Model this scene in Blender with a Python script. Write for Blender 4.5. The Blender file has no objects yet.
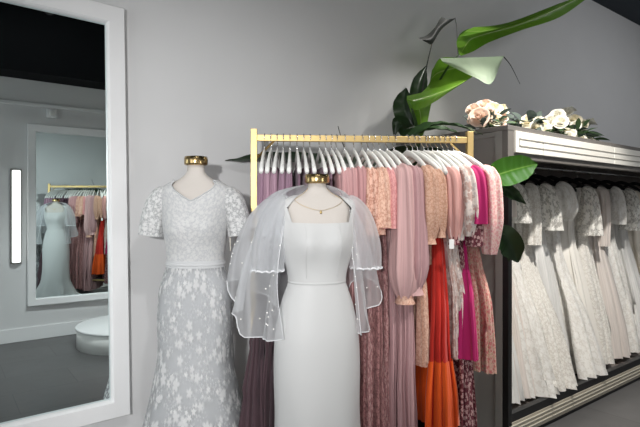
import bpy, bmesh, math, random
import numpy as np
from mathutils import Vector, Matrix

random.seed(7)
PI = math.pi
C = bpy.context.scene.collection

# ------------------------------------------------------------------ camera
D, HC, F, HZ = 2.6, 1.38, 505.0, 208.6
ST, CT = .605, .7962                       # sine / cosine of the camera's turn from the wall normal
RV = Vector((CT, -ST, 0)); FV = Vector((ST, CT, 0))
CAM = Vector((0, -D, HC))
def U(px, py, Z):                          # a point seen at (px, py), at depth Z
    return CAM + RV*((px-320)/F*Z) + FV*Z + Vector((0, 0, (HZ-py)/F*Z))
def ZN(px, y):
    return (y+D)/(CT-ST*(px-320)/F)
def N(px, py, y):                          # a point seen at (px, py), on the plane at world y
    return U(px, py, ZN(px, y))
cd = bpy.data.cameras.new('camera'); cam = bpy.data.objects.new('camera', cd); C.objects.link(cam)
cam.location = CAM
cam.rotation_euler = (PI/2, 0, math.atan2(FV.y, FV.x)-PI/2)
cd.sensor_width = 36; cd.lens = F/640*36
cd.shift_y = -(213.5-HZ)/640
cd.clip_start = .05
bpy.context.scene.camera = cam

# ------------------------------------------------------------------ helpers
class NT:
    def __init__(s, name):
        s.m = bpy.data.materials.new(name); s.m.use_nodes = True
        s.t = s.m.node_tree; s.t.nodes.clear()
        s.out = s.t.nodes.new('ShaderNodeOutputMaterial')
    def n(s, kind, **kw):
        o = s.t.nodes.new('ShaderNode'+kind)
        for k, v in kw.items(): setattr(o, k, v)
        return o
    def l(s, a, b): s.t.links.new(a, b)
    def val(s, x, sock):
        if isinstance(x, (int, float)): sock.default_value = x
        elif isinstance(x, tuple): sock.default_value = x if len(x) == len(sock.default_value) else x+(1,)
        else: s.l(x, sock)
    def math(s, op, a, b=0.0, c=None):
        o = s.n('Math', operation=op); s.val(a, o.inputs[0]); s.val(b, o.inputs[1])
        if c is not None: s.val(c, o.inputs[2])
        return o.outputs[0]
    def mix(s, f, a, b):
        o = s.n('Mix', data_type='RGBA'); s.val(f, o.inputs[0]); s.val(a, o.inputs[6]); s.val(b, o.inputs[7]); return o.outputs[2]
    def ramp(s, f, a, b):                  # smooth 0..1 between a and b
        o = s.n('MapRange', interpolation_type='SMOOTHSTEP'); s.val(f, o.inputs[0]); s.val(a, o.inputs[1]); s.val(b, o.inputs[2]); return o.outputs[0]
    def uv(s): return s.n('TexCoord').outputs['UV']
    def obj(s): return s.n('TexCoord').outputs['Object']
    def noise(s, co, scale, detail=3, rough=.5):
        o = s.n('TexNoise'); s.l(co, o.inputs['Vector']); o.inputs['Scale'].default_value = scale
        o.inputs['Detail'].default_value = detail; o.inputs['Roughness'].default_value = rough
        return o.outputs['Fac']
    def scl(s, co, v):
        o = s.n('Mapping'); s.l(co, o.inputs[0]); o.inputs['Scale'].default_value = v; return o.outputs[0]
    def motif(s, co, scale, radius, petals, off=0.0, soft=.05):
        """flower shapes: one per Voronoi cell, petals around its centre; returns (mask, random colour)"""
        mp = s.n('Mapping'); s.l(co, mp.inputs[0]); mp.inputs['Location'].default_value = (off, off*1.7, 0)
        v = s.n('TexVoronoi', voronoi_dimensions='2D'); s.l(mp.outputs[0], v.inputs['Vector']); v.inputs['Scale'].default_value = scale
        d = s.n('VectorMath', operation='SUBTRACT'); s.l(mp.outputs[0], d.inputs[0]); s.l(v.outputs['Position'], d.inputs[1])
        x = s.n('SeparateXYZ'); s.l(d.outputs[0], x.inputs[0])
        c = s.n('SeparateColor'); s.l(v.outputs['Color'], c.inputs[0])
        ang = s.math('ARCTAN2', x.outputs[1], x.outputs[0])
        w = s.math('MULTIPLY_ADD', s.math('ABSOLUTE', s.math('COSINE', s.math('ADD', s.math('MULTIPLY', ang, petals/2), s.math('MULTIPLY', c.outputs[1], 6.28)))), 2.0, -1.0)
        rad = s.math('MULTIPLY', s.math('MULTIPLY_ADD', w, .22, .78), s.math('MULTIPLY', s.math('MULTIPLY_ADD', c.outputs[0], .5, .45), radius))
        ln = s.math('MULTIPLY', s.math('SQRT', s.math('ADD', s.math('MULTIPLY', x.outputs[0], x.outputs[0]), s.math('MULTIPLY', x.outputs[1], x.outputs[1]))), scale)
        return s.ramp(s.math('SUBTRACT', rad, ln), -soft, soft), v.outputs['Color']
    def bsdf(s, color, rough=.6, metal=0.0, bump=None, bstr=.3, bdist=.003, alpha=None, sheen=0., trans=0., spec=.5, emit=None):
        b = s.n('BsdfPrincipled'); s.val(color, b.inputs['Base Color']); s.val(rough, b.inputs['Roughness']); s.val(metal, b.inputs['Metallic'])
        b.inputs['Specular IOR Level'].default_value = spec
        if sheen: b.inputs['Sheen Weight'].default_value = sheen
        if alpha is not None: s.val(alpha, b.inputs['Alpha'])
        if emit: b.inputs['Emission Color'].default_value = emit[0]+(1,); b.inputs['Emission Strength'].default_value = emit[1]
        if bump is not None:
            bp = s.n('Bump'); bp.inputs['Strength'].default_value = bstr; bp.inputs['Distance'].default_value = bdist
            s.l(bump, bp.inputs['Height']); s.l(bp.outputs[0], b.inputs['Normal'])
        sh = b.outputs[0]
        if trans:
            tr = s.n('BsdfTranslucent'); s.val(color, tr.inputs[0])
            mx = s.n('MixShader'); mx.inputs[0].default_value = trans; s.l(sh, mx.inputs[1]); s.l(tr.outputs[0], mx.inputs[2]); sh = mx.outputs[0]
        s.l(sh, s.out.inputs[0]); return s.m

def lin(r, g, b):                          # an sRGB colour (0..255) as linear
    return tuple(((c/255)/12.92 if c/255 <= .04045 else ((c/255+.055)/1.055)**2.4) for c in (r, g, b))

def link(name, bm, mat, parent=None, smooth=True):
    me = bpy.data.meshes.new(name); bm.normal_update(); bm.to_mesh(me); bm.free()
    if smooth: me.polygons.foreach_set('use_smooth', [True]*len(me.polygons))
    me.materials.append(mat)
    o = bpy.data.objects.new(name, me); C.objects.link(o)
    if parent: o.parent = parent
    return o
def tag(o, label, cat, group=None, kind=None):
    o['label'] = label; o['category'] = cat
    if group: o['group'] = group
    if kind: o['kind'] = kind
    return o
def thing(name, label, cat, loc=(0, 0, 0), rz=0, group=None):
    o = bpy.data.objects.new(name, None); C.objects.link(o); o.empty_display_size = .05
    o.location = loc; o.rotation_euler = (0, 0, rz)
    return tag(o, label, cat, group)
def struct(name, bm, mat, parent=None):
    o = link(name, bm, mat, parent, smooth=False); o['kind'] = 'structure'; return o
def box(bm, a, b, bev=0, M=None):
    r = bmesh.ops.create_cube(bm, size=1)
    vs = r['verts']
    for v in vs:
        v.co = Vector([(a[i]+b[i])/2+(b[i]-a[i])*v.co[i] for i in range(3)])
    if bev:
        es = list({e for v in vs for e in v.link_edges})
        rr = bmesh.ops.bevel(bm, geom=es, offset=bev, segments=2, affect='EDGES', profile=.6)
        vs = list({v for f in rr['faces'] for v in f.verts} | {v for v in vs if v.is_valid})
    if M is not None:
        for v in vs: v.co = M @ v.co
    return bm
def bx(a, b, bev=0): return box(bmesh.new(), a, b, bev)
def grid(bm, P, closed=False, uv=None, capA=False, capB=False):
    """P[i][j]: rows i (along the length), columns j (around). uv in metres when not given"""
    n, m = len(P), len(P[0])
    lay = bm.loops.layers.uv.verify()
    V = [[bm.verts.new(p) for p in row] for row in P]
    if uv is None:
        acc = [[0]*(m+1) for _ in range(n)]
        mid = max(range(n), key=lambda i: sum((Vector(P[i][j])-Vector(P[i][(j+1) % m])).length for j in range(m)))
        u = [0.0]
        for j in range(m): u.append(u[-1]+(Vector(P[mid][(j+1) % m])-Vector(P[mid][j])).length)
        v = [0.0]
        for i in range(1, n): v.append(v[-1]+sum((Vector(P[i][j])-Vector(P[i-1][j])).length for j in range(0, m, max(1, m//6)))/len(range(0, m, max(1, m//6))))
        uvf = lambda i, j: (u[j], v[i])
    else: uvf = uv
    for i in range(n-1):
        for j in range(m if closed else m-1):
            k = (j+1) % m
            try: f = bm.faces.new((V[i][j], V[i][k], V[i+1][k], V[i+1][j]))
            except ValueError: continue
            for lp, (a, b) in zip(f.loops, ((i, j), (i, j+1), (i+1, j+1), (i+1, j))): lp[lay].uv = uvf(a, b)
    if capA: bm.faces.new(V[0][::-1])
    if capB: bm.faces.new(V[-1])
    return bm
def tube(bm, pts, rad, seg=10, rip=None, cap=True, flat=1.0):
    """a tube along pts; rad a number or list; rip(s, a) scales the radius; flat squashes it across Y"""
    pts = [Vector(p) for p in pts]; n = len(pts)
    if not isinstance(rad, (list, tuple)): rad = [rad]*n
    up = Vector((0, 1, 0)); rows = []
    prev = None
    for i, p in enumerate(pts):
        t = (pts[min(i+1, n-1)]-pts[max(i-1, 0)]).normalized()
        if prev is None:
            a = up if abs(t.dot(up)) < .95 else Vector((1, 0, 0))
        else: a = prev
        a = (a-t*a.dot(t)).normalized(); prev = a
        b = t.cross(a)
        row = []
        for j in range(seg):
            th = 2*PI*j/seg; r = rad[i]*(rip(i/(n-1), th) if rip else 1)
            row.append(p+a*(r*math.cos(th)*flat)+b*(r*math.sin(th)))
        rows.append(row)
    return grid(bm, rows, True, capA=cap, capB=cap)
def spline(pts, k=6):
    pts = [Vector(p) for p in pts]; out = []
    for i in range(len(pts)-1):
        a, b = pts[i], pts[i+1]
        p = pts[i-1] if i else a*2-b
        q = pts[i+2] if i+2 < len(pts) else b*2-a
        for s in range(k):
            t = s/k
            out.append(.5*((2*a)+(b-p)*t+(2*p-5*a+4*b-q)*t*t+(3*a-p-3*b+q)*t**3))
    return out+[pts[-1]]
def lathe(bm, prof, seg=32, cap=True, cx=0, cy=0):
    return grid(bm, [[(cx+r*math.cos(2*PI*j/seg), cy+r*math.sin(2*PI*j/seg), z) for j in range(seg)] for r, z in prof], True, capA=cap, capB=cap)
def interp(tab, z):                        # smooth interpolation in a table [(z, a, b, ...)], z ascending
    if z <= tab[0][0]: return tab[0][1:]
    if z >= tab[-1][0]: return tab[-1][1:]
    for i in range(len(tab)-1):
        if z <= tab[i+1][0]: break
    z0, z1 = tab[i][0], tab[i+1][0]; h = z1-z0; t = (z-z0)/h; res = []
    for k in range(1, len(tab[0])):
        y0, y1 = tab[i][k], tab[i+1][k]; s = (y1-y0)/h
        sp = (y0-tab[i-1][k])/(z0-tab[i-1][0]) if i else s
        sn = (tab[i+2][k]-y1)/(tab[i+2][0]-z1) if i+2 < len(tab) else s
        m0 = 0 if sp*s <= 0 else 2*sp*s/(sp+s); m1 = 0 if sn*s <= 0 else 2*sn*s/(sn+s)
        res.append((2*t**3-3*t*t+1)*y0+(t**3-2*t*t+t)*h*m0+(-2*t**3+3*t*t)*y1+(t**3-t*t)*h*m1)
    return res
def sphere(bm, c, r, u=12, v=8, sc=(1, 1, 1)):
    rr = bmesh.ops.create_uvsphere(bm, u_segments=u, v_segments=v, radius=r)
    for x in rr['verts']: x.co = Vector((x.co[0]*sc[0], x.co[1]*sc[1], x.co[2]*sc[2]))+Vector(c)

# ------------------------------------------------------------------ materials
def plain(name, c, rough=.6, metal=0., nscale=0, namt=.08, **kw):
    k = NT(name)
    if nscale:
        n = k.noise(k.obj(), nscale, 4)
        col = k.mix(n, tuple(x*(1-namt) for x in c), tuple(min(1, x*(1+namt)) for x in c))
        return k.bsdf(col, rough, metal, bump=n, bstr=kw.pop('bstr', .08), **kw)
    return k.bsdf(c, rough, metal, **kw)
M = {}
M['wall'] = plain('painted_wall', lin(214, 214, 214), .85, nscale=3, namt=.03)
M['black'] = plain('black_paint', lin(13, 15, 18), .9, nscale=2, namt=.1, spec=.2)
k = NT('polished_concrete'); co = k.obj(); n1 = k.noise(co, 1.3, 6, .6); n2 = k.noise(co, 9, 5, .6)
br = k.n('TexBrick', offset=.5); k.l(co, br.inputs[0]); br.inputs['Scale'].default_value = 1.0
br.inputs['Mortar Size'].default_value = .003; br.inputs['Brick Width'].default_value = .9; br.inputs['Row Height'].default_value = .45
br.inputs['Color1'].default_value = (1, 1, 1, 1); br.inputs['Color2'].default_value = (.85, .85, .85, 1); br.inputs['Mortar'].default_value = (.5, .5, .5, 1)
colf = k.mix(k.math('MULTIPLY_ADD', n2, .4, k.math('MULTIPLY', n1, .6)), lin(64, 64, 66), lin(104, 103, 102))
mm = k.n('Mix', data_type='RGBA', blend_type='MULTIPLY'); mm.inputs[0].default_value = 1; k.l(colf, mm.inputs[6]); k.l(br.outputs[0], mm.inputs[7])
M['floor'] = k.bsdf(mm.outputs[2], k.math('MULTIPLY_ADD', n1, .25, .25), bump=n2, bstr=.05)
M['white_paint'] = plain('white_paint', lin(232, 232, 232), .45, nscale=12, namt=.02)
M['white_gloss'] = plain('white_lacquer', lin(236, 236, 232), .3)
M['mirror'] = plain('mirror_silver', lin(226, 236, 236), .0, 1.)
M['chrome'] = plain('chrome', (.75, .75, .76), .2, 1.)
M['gold'] = plain('brushed_gold', lin(206, 180, 126), .48, 1., nscale=30, namt=.1)
M['cap'] = plain('bronze_cap', lin(176, 152, 108), .22, 1., nscale=25, namt=.35)
M['skin'] = plain('mannequin_linen', lin(200, 193, 186), .75, nscale=200, namt=.03)
M['taupe'] = plain('taupe_lacquer', lin(112, 108, 104), .5, nscale=8, namt=.04)
M['panel_grey'] = plain('grey_panel', lin(146, 145, 141), .5, nscale=6, namt=.03)
M['ivory_panel'] = plain('ivory_panel', lin(240, 237, 228), .45)
M['line'] = plain('groove_grey', lin(150, 146, 138), .6)
M['post'] = plain('black_metal', lin(22, 22, 23), .45)
M['base'] = plain('champagne_trim', lin(190, 182, 166), .4, .2, nscale=10, namt=.06)
M['trim_light'] = plain('pale_metal_strip', lin(226, 222, 208), .3, .5)
M['dark_in'] = plain('dark_lining', lin(120, 112, 108), .8)
k = NT('led_diffuser'); M['led'] = k.bsdf((1, 1, 1), .4, emit=((1, .98, .95), 1.6))
M['tagw'] = plain('white_card', lin(238, 238, 236), .7)

def fabric(name, c, kind='plain', c2=None, c3=None, scale=30., rough=.75, fold=0., trans=.15, alpha=None, thr=.5):
    """kind: plain, chiffon (fine crinkle), lace (raised flowers on net), print (coloured flowers), jacquard"""
    k = NT(name); uv = k.uv(); weave = k.noise(k.scl(uv, (1, 1, 1)), 260, 2)
    col = c; bump = weave; bs = .15; al = alpha
    if kind == 'chiffon':
        w = k.noise(k.scl(uv, (55, 1.6, 1)), 1.0, 3, .6)
        col = k.mix(k.ramp(w, .3, .7), tuple(x*.86 for x in c), tuple(min(1, x*1.08) for x in c)); bump = w; bs = .9
    elif kind == 'lace':
        a, _ = k.motif(uv, scale, .62, 5); b, _ = k.motif(uv, scale*2.3, .55, 4, 3.1); n = k.noise(uv, scale*4.5, 2)
        m = k.math('MAXIMUM', a, k.math('MULTIPLY', b, .8)); m = k.math('MAXIMUM', m, k.math('MULTIPLY', k.ramp(n, .5, .62), .55))
        col = k.mix(m, c2 or tuple(x*.7 for x in c), c); bump = m; bs = .6
        if alpha is not None: al = k.math('MULTIPLY_ADD', m, 1-alpha, alpha)
    elif kind == 'print':
        a, ca = k.motif(uv, scale, .56, 5); b, cb = k.motif(uv, scale*1.7, .48, 5, 2.3)
        n = k.noise(uv, scale*3, 2)
        col = k.mix(b, c, c3 or c2); col = k.mix(a, col, c2); col = k.mix(k.math('MULTIPLY', k.ramp(n, .56, .66), .6), col, c3 or c)
        bump = weave
    elif kind == 'satin':
        w = k.noise(k.scl(uv, (5, 1, 1)), 1.2, 2); bump = w; bs = .12
    return k.bsdf(col, rough, 0., bump=bump, bstr=bs, bdist=.006 if kind == 'chiffon' else .002, alpha=al, sheen=.15, trans=trans, spec=.3)

M['satin'] = fabric('white_crepe', lin(203, 203, 202), 'satin', rough=.5, trans=.05)
M['lace_opaque'] = fabric('white_lace_on_lining', lin(216, 216, 215), 'lace', lin(198, 199, 201), scale=50, trans=.1)
M['lining'] = fabric('silver_white_lining', lin(200, 201, 202), 'satin', rough=.6, trans=.05)
M['lace_sleeve'] = fabric('open_white_lace', lin(228, 228, 227), 'lace', lin(214, 215, 216), scale=52, alpha=.6, trans=.2)
k = NT('floral_net_overlay'); uv = k.uv()
a, ca = k.motif(uv, 15, .52, 5, .4, .14); b, cb = k.motif(uv, 30, .55, 5, 1.9, .15); c_, cc = k.motif(uv, 60, .5, 4, 5.3, .15); nn = k.noise(uv, 9, 2)
def pick(col, lo):
    q = k.n('SeparateColor'); k.l(col, q.inputs[0]); return k.ramp(q.outputs[2], lo, lo+.02)
m = k.math('MAXIMUM', k.math('MAXIMUM', k.math('MULTIPLY', k.math('MULTIPLY', a, pick(ca, .5)), .85), k.math('MULTIPLY', k.math('MULTIPLY', b, pick(cb, .35)), k.ramp(nn, .40, .58))), k.math('MULTIPLY', c_, k.math('MULTIPLY', k.ramp(nn, .38, .6), .5)))
M['lace_net'] = k.bsdf(k.mix(m, lin(208, 210, 213), lin(230, 230, 229)), .7, bump=m, bstr=.6, bdist=.003,
                       alpha=k.math('MULTIPLY_ADD', m, .72, .22), trans=.2, spec=.2)
def tulle(name, c, alpha, edge=False):
    k = NT(name); uv = k.uv(); n = k.noise(k.scl(uv, (18, 1.2, 1)), 1.0, 2)
    return k.bsdf(c, .8, alpha=k.math('MULTIPLY_ADD', k.ramp(n, .3, .7), alpha*.7, alpha*.6), trans=.4, spec=.1)
M['tulle'] = tulle('white_tulle', lin(244, 245, 247), .29)
M['tulle_soft'] = tulle('sheer_sleeve_tulle', lin(244, 245, 247), .24)
M['hem'] = plain('tulle_hem', lin(240, 241, 243), .7, alpha=.75)
M['pearl'] = plain('pearl', lin(245, 243, 238), .2)

k = NT('leaf_green'); uv = k.uv(); sx = k.n('SeparateXYZ'); k.l(uv, sx.inputs[0])
wv = k.math('SINE', k.math('MULTIPLY', sx.outputs[0], 230.0)); n = k.noise(uv, 6, 3)
rib = k.ramp(k.math('ABSOLUTE', sx.outputs[1]), .0, .004)
c = k.mix(n, lin(88, 140, 40), lin(132, 178, 58)); c = k.mix(rib, lin(176, 200, 120), c)
M['leaf'] = k.bsdf(c, .32, bump=wv, bstr=.25, bdist=.002, trans=.5)
k = NT('leaf_mid_green'); uv = k.uv(); sx = k.n('SeparateXYZ'); k.l(uv, sx.inputs[0])
wv = k.math('SINE', k.math('MULTIPLY', sx.outputs[0], 230.0)); rib = k.ramp(k.math('ABSOLUTE', sx.outputs[1]), .0, .004)
M['leaf_mid'] = k.bsdf(k.mix(rib, lin(104, 140, 66), k.mix(k.noise(uv, 6, 3), lin(44, 88, 24), lin(66, 112, 34))), .32, bump=wv, bstr=.25, bdist=.002, trans=.3)
k = NT('leaf_pale_underside'); uv = k.uv(); sx = k.n('SeparateXYZ'); k.l(uv, sx.inputs[0])
wv = k.math('SINE', k.math('MULTIPLY', sx.outputs[0], 230.0))
M['leaf_pale'] = k.bsdf(k.mix(k.noise(uv, 8), lin(150, 172, 142), lin(186, 200, 176)), .35, bump=wv, bstr=.25, bdist=.002, trans=.25)
k = NT('leaf_dark'); M['leaf_dark'] = k.bsdf(k.mix(k.noise(k.uv(), 9), lin(22, 38, 22), lin(40, 62, 34)), .35, trans=.12)
k = NT('leaf_withered'); M['leaf_dry'] = k.bsdf(k.mix(k.noise(k.uv(), 9), lin(36, 38, 38), lin(56, 58, 54)), .6)
M['stem'] = plain('leaf_stalk', lin(48, 74, 34), .45, nscale=40, namt=.2)
M['stem_dark'] = plain('dark_stalk', lin(40, 44, 38), .6, nscale=40, namt=.2)
M['soil'] = plain('soil', lin(52, 42, 34), .95, nscale=60, namt=.4)
M['pot'] = plain('charcoal_pot', lin(60, 60, 62), .5, nscale=10)
def petal(name, c1, c2):
    k = NT(name); return k.bsdf(k.mix(k.noise(k.obj(), 35, 3), c1, c2), .6, trans=.25)
M['rose_blush'] = petal('blush_petals', lin(226, 196, 178), lin(242, 224, 208))
M['rose_cream'] = petal('cream_petals', lin(236, 226, 196), lin(250, 246, 230))
M['rose_white'] = petal('white_petals', lin(238, 234, 220), lin(252, 250, 242))
M['foliage'] = petal('bouquet_leaves', lin(42, 66, 40), lin(78, 104, 66))
M['eucalyptus'] = petal('grey_eucalyptus', lin(58, 70, 66), lin(92, 104, 96))
M['ribbon'] = plain('ivory_ribbon', lin(232, 226, 212), .5)

# ------------------------------------------------------------------ the room
W = 3.5                                     # distance between the two long walls
X0, X1, CE, BC = -3.2, 8.2, 3.66, 2.73
struct('wall_back', bx((X0, 0, 0), (X1, .12, CE)), M['wall'])
struct('wall_front', bx((X0, -W-.12, 0), (X1, -W, CE)), M['wall'])
struct('wall_left', bx((X0-.12, -W-.12, 0), (X0, .12, CE)), M['wall'])
struct('wall_right', bx((X1, -W-.12, 0), (X1+.12, .12, CE)), M['wall'])
struct('floor', bx((X0-.12, -W-.12, -.1), (X1+.12, .12, 0)), M['floor'])
M['ceil'] = plain('charcoal_ceiling', lin(52, 60, 68), .9, nscale=2, namt=.1)
struct('ceiling', bx((X0-.12, -W-.12, CE), (X1+.12, .12, CE+.1)), M['ceil'])
struct('trim_1', bx((X0, -W, BC), (X1, -W+.35, CE)), M['black'])                 # black dropped bulkhead above the facing wall
struct('trim_2', bx((X0, -W, 2.455), (X1, -W+.03, 2.49), .004), M['white_paint'])   # picture rail on the facing wall
bm = bx((X0, -W, 0), (X1, -W+.018, .14), .004); struct('baseboard_front', bm, M['white_paint'])
struct('baseboard_back', bx((X0, -.018, 0), (2.6, 0, .14), .004), M['white_paint'])

# ------------------------------------------------------------------ mirrors
def frame_mirror(name, label, outer, inner, y0, y1, flip):
    """outer / inner: four (x, z) corners, running round; y0 wall side, y1 face side"""
    cx = sum(p[0] for p in outer)/4
    t = thing(name, label, 'mirror', (cx, y0, min(p[1] for p in outer)))
    off = Vector(t.location)
    d = (y1-y0)
    bm = bmesh.new()
    for i in range(4):                       # four mitred members
        j = (i+1) % 4
        prof = []
        for o, n_ in ((outer[i], inner[i]), (outer[j], inner[j])):
            ov, iv = Vector((o[0], 0, o[1])), Vector((n_[0], 0, n_[1]))
            q = [(ov, y0), (ov, y1-.15*d), (ov.lerp(iv, .06), y1), (ov.lerp(iv, .90), y1), (iv, y1-.25*d), (iv, y0)]
            prof.append([Vector((v.x, y, v.z))-off for v, y in q])
        g = [prof[0], prof[1]]
        grid(bm, g, True, capA=True, capB=True)
    bmesh.ops.recalc_face_normals(bm, faces=bm.faces)
    link('frame', bm, M['white_paint'], t, smooth=False)
    bm = bmesh.new(); yg = y0+.35*d
    vs = [bm.verts.new(Vector((p[0], yg, p[1]))-off) for p in inner]
    bm.faces.new(vs); link('mirror_glass', bm, M['mirror'], t, smooth=False)
    return t
ym = -.05
def xz(px, py, y): p = N(px, py, y); return (p.x, p.z)
o_tr, o_br, i_tr, i_br = xz(125, 8, ym), xz(131, 415, ym), xz(107.5, 22, ym), xz(112.5, 401.5, ym)
xl = o_tr[0]-1.25; fw = o_tr[0]-i_tr[0]
outer = [(xl, o_br[1]-.01), o_br, o_tr, (xl, o_tr[1]+.02)]
inner = [(xl+fw, i_br[1]-.01), i_br, i_tr, (xl+fw, i_tr[1]+.02)]
frame_mirror('wall_mirror', 'large white framed mirror on the wall left of the lace wedding dress', outer, inner, 0, ym, False)
yo = -W+.05
outer = [(.757, .36), (2.0, .36), (2.0, 2.265), (.757, 2.265)]
inner = [(.835, .435), (1.92, .435), (1.92, 2.185), (.835, 2.185)]
frame_mirror('wall_mirror', 'smaller-looking white framed mirror seen reflected on the facing wall, itself reflecting the clothes rack', outer, inner, -W, yo, True).rotation_euler.z = .028
bpy.data.objects['wall_mirror.001'].location.y += .02

# ------------------------------------------------------------------ things seen only in the mirror
t = thing('wall_lamp', 'tall slim glowing wall light left of the reflected mirror', 'lamp', (.655, -W, 1.30))
link('mount', bx((-.05, 0, -.49), (.05, .03, .49), .005), M['taupe'], t, False)
link('diffuser', bx((-.038, .03, -.475), (.038, .07, .475), .012), M['led'], t)
p = (0.985, -W, 2.40)
t = thing('wall_sensor', 'small square white wall box just under the picture rail above the reflected mirror', 'sensor', p)
link('case', bx((-.05, 0, -.05), (.05, .03, .05), .008), M['white_paint'], t)
link('dial', lathe(bmesh.new(), [(.028, 0), (.028, .008), (.02, .012)], 20), M['white_gloss'], t).rotation_euler = (-PI/2, 0, 0)
t.children[-1].location = (0, .03, 0)
t = thing('round_platform', 'low round white fitting platform on the grey floor seen in the big mirror', 'platform', (1.60, -2.80, 0))
link('drum', lathe(bmesh.new(), [(.50, 0), (.50, .172), (.494, .176)], 64), M['white_gloss'], t)
link('top', lathe(bmesh.new(), [(.494, .176), (.512, .180), (.512, .196), (.504, .202), (.001, .202)], 64), M['white_paint'], t)
t = thing('track_light', 'black ceiling track with spotlights, faint in the dark top of the big mirror', 'lamp', (.7, -2.55, 3.3))
link('track', bx((-.9, -.02, 0), (1.3, .02, .04), .004), M['post'], t, False)
for dx in (-.7, .1, .9):
    bm = bmesh.new(); tube(bm, [(dx, 0, 0), (dx, 0, -.06)], .012, 8); tube(bm, [(dx, 0, -.05), (dx, .10, -.16)], [.045, .05], 16)
    link('spot_head', bm, M['post'], t)
link('hanger_rod', tube(bmesh.new(), [(0, 0, .04), (0, 0, .36)], .008, 8), M['post'], t)

# ------------------------------------------------------------------ mannequins and wedding dresses on them
def body(tab, t, z, off=0., bust=None):
    a, bf, bb = interp(tab, z)
    c, s = math.cos(t), math.sin(t)
    x = (a+off)*math.copysign(abs(c)**.88, c)
    y = -((bf if s > 0 else bb)+off)*math.copysign(abs(s)**.92, s)
    if bust and s > 0:
        bxx, bz, amp, sg = bust
        y -= amp*sum(math.exp(-((x-q*bxx)**2)/(2*sg*sg)-((z-bz)**2)/(2*(sg*1.15)**2)) for q in (-1, 1))
    return Vector((x, y, z))
def rows_between(f, nv, nt=72): return [[f(2*PI*j/nt, i/nv) for j in range(nt)] for i in range(nv+1)]

def mannequin(label, loc, rz, tab, zneck, bust, neck_r, gz=0.):
    t = thing('dress_form', label, 'mannequin', loc, rz, None)
    zt = tab[-1][0]
    bm = bmesh.new()
    zs = np.linspace(.62, zt, 60)
    grid(bm, [[body(tab, 2*PI*j/56, float(z), -.012, bust) for j in range(56)] for z in zs], True, capA=True, capB=True)
    link('torso', bm, M['skin'], t)
    link('neck_cap', lathe(bmesh.new(), [(neck_r*.9, zt-.004), (neck_r*1.06, zt), (neck_r*1.08, zt+.004), (neck_r*1.08, zt+.028), (neck_r*1.02, zt+.036), (neck_r*.5, zt+.038), (.002, zt+.038)], 40), M['cap'], t)
    link('pole', tube(bmesh.new(), [(0, 0, gz+.03), (0, 0, .66)], .016, 12), M['chrome'], t)
    link('base', lathe(bmesh.new(), [(.15, gz), (.15, gz+.012), (.14, gz+.02), (.02, gz+.03)], 40), M['post'], t)
    return t

# --- the lace dress
SC1 = 2.39/2.30; OZ1 = HC*(1-SC1)
p1 = U(196, 209, 2.39); L1 = (p1.x, p1.y, OZ1); R1 = -math.radians(37.2)
s1 = 2.30/505
T1 = [(.55, .15, .10, .10), (.86, .165, .12, .13), (.96, .158, .115, .12), (1.135, .124, .092, .085), (1.30, .142, .098, .095), (1.40, .152, .088, .098),
      (1.455, .154, .074, .09), (1.485, .138, .062, .08), (1.502, .107, .055, .07), (1.525, .070, .05, .058), (1.545, .052, .048, .05), (1.58, .049, .047, .047)]
mannequin('linen bust form with bronze neck cap wearing the lace dress near the mirror', L1, R1, T1, 1.50, (.068, 1.30, .030, .045), .049, -OZ1/SC1).scale = (SC1,)*3
t = thing('wedding_dress', 'white lace short-sleeved V-neck wedding dress on the form beside the mirror', 'wedding dress', L1, R1); t.scale = (SC1,)*3
bust = (.068, 1.30, .030, .045)
def ztopV(th):
    d = abs(((math.degrees(th)-90+180) % 360)-180)
    return 1.415+(1.507-1.415)*min(1, d/52) if d < 52 else (1.507 if d < 128 else 1.507-.03*min(1, (d-128)/40))
bm = bmesh.new(); zb = 1.14
grid(bm, rows_between(lambda th, v: body(T1, th, zb+(ztopV(th)-zb)*v, .004, bust), 34), True); link('bodice', bm, M['lace_opaque'], t)
bm = bmesh.new()
grid(bm, rows_between(lambda th, v: body(T1, th, 1.115+.034*v, .006+.004*math.sin(v*PI)+.0015*math.sin(v*PI*5)), 10), True); link('waistband', bm, M['lining'], t)
bm = bmesh.new()                             # piping along the neckline
tube(bm, [body(T1, 2*PI*j/72, ztopV(2*PI*j/72), .006, bust) for j in range(72)]+[body(T1, 0, ztopV(0), .006, bust)], .003, 6); link('neckline_trim', bm, M['lining'], t)
SK1 = [(.0, .27, .30, .23), (.18, .245, .25, .20), (.38, .214, .20, .18), (.58, .178, .155, .16), (.74, .160, .135, .145), (.88, .164, .130, .138), (1.0, .158, .118, .122), (1.115, .126, .094, .088)]
def fold(z, th, k, amp, z0=.75): return 1+amp*max(0, (z0-z)/z0)*math.sin(k*th+2*math.sin(z*3))
def skirt(tab, off, k, amp, ph=0., ztop=1.125):
    def f(th, v):
        z = ztop*(1-v)+(.012-OZ1/SC1)*v; g = fold(z, th+ph, k, amp)
        q = body(tab, th, z, off*(1+4*max(0, .8-z))); return Vector((q.x*g, q.y*g, z))
    return f
bm = bmesh.new(); grid(bm, rows_between(skirt(SK1, -.004, 9, .05), 50, 96), True); link('skirt_lining', bm, M['lining'], t)
bm = bmesh.new(); grid(bm, rows_between(skirt(SK1, .006, 11, .06, .5), 50, 96), True); link('lace_overskirt', bm, M['lace_net'], t)
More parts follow.
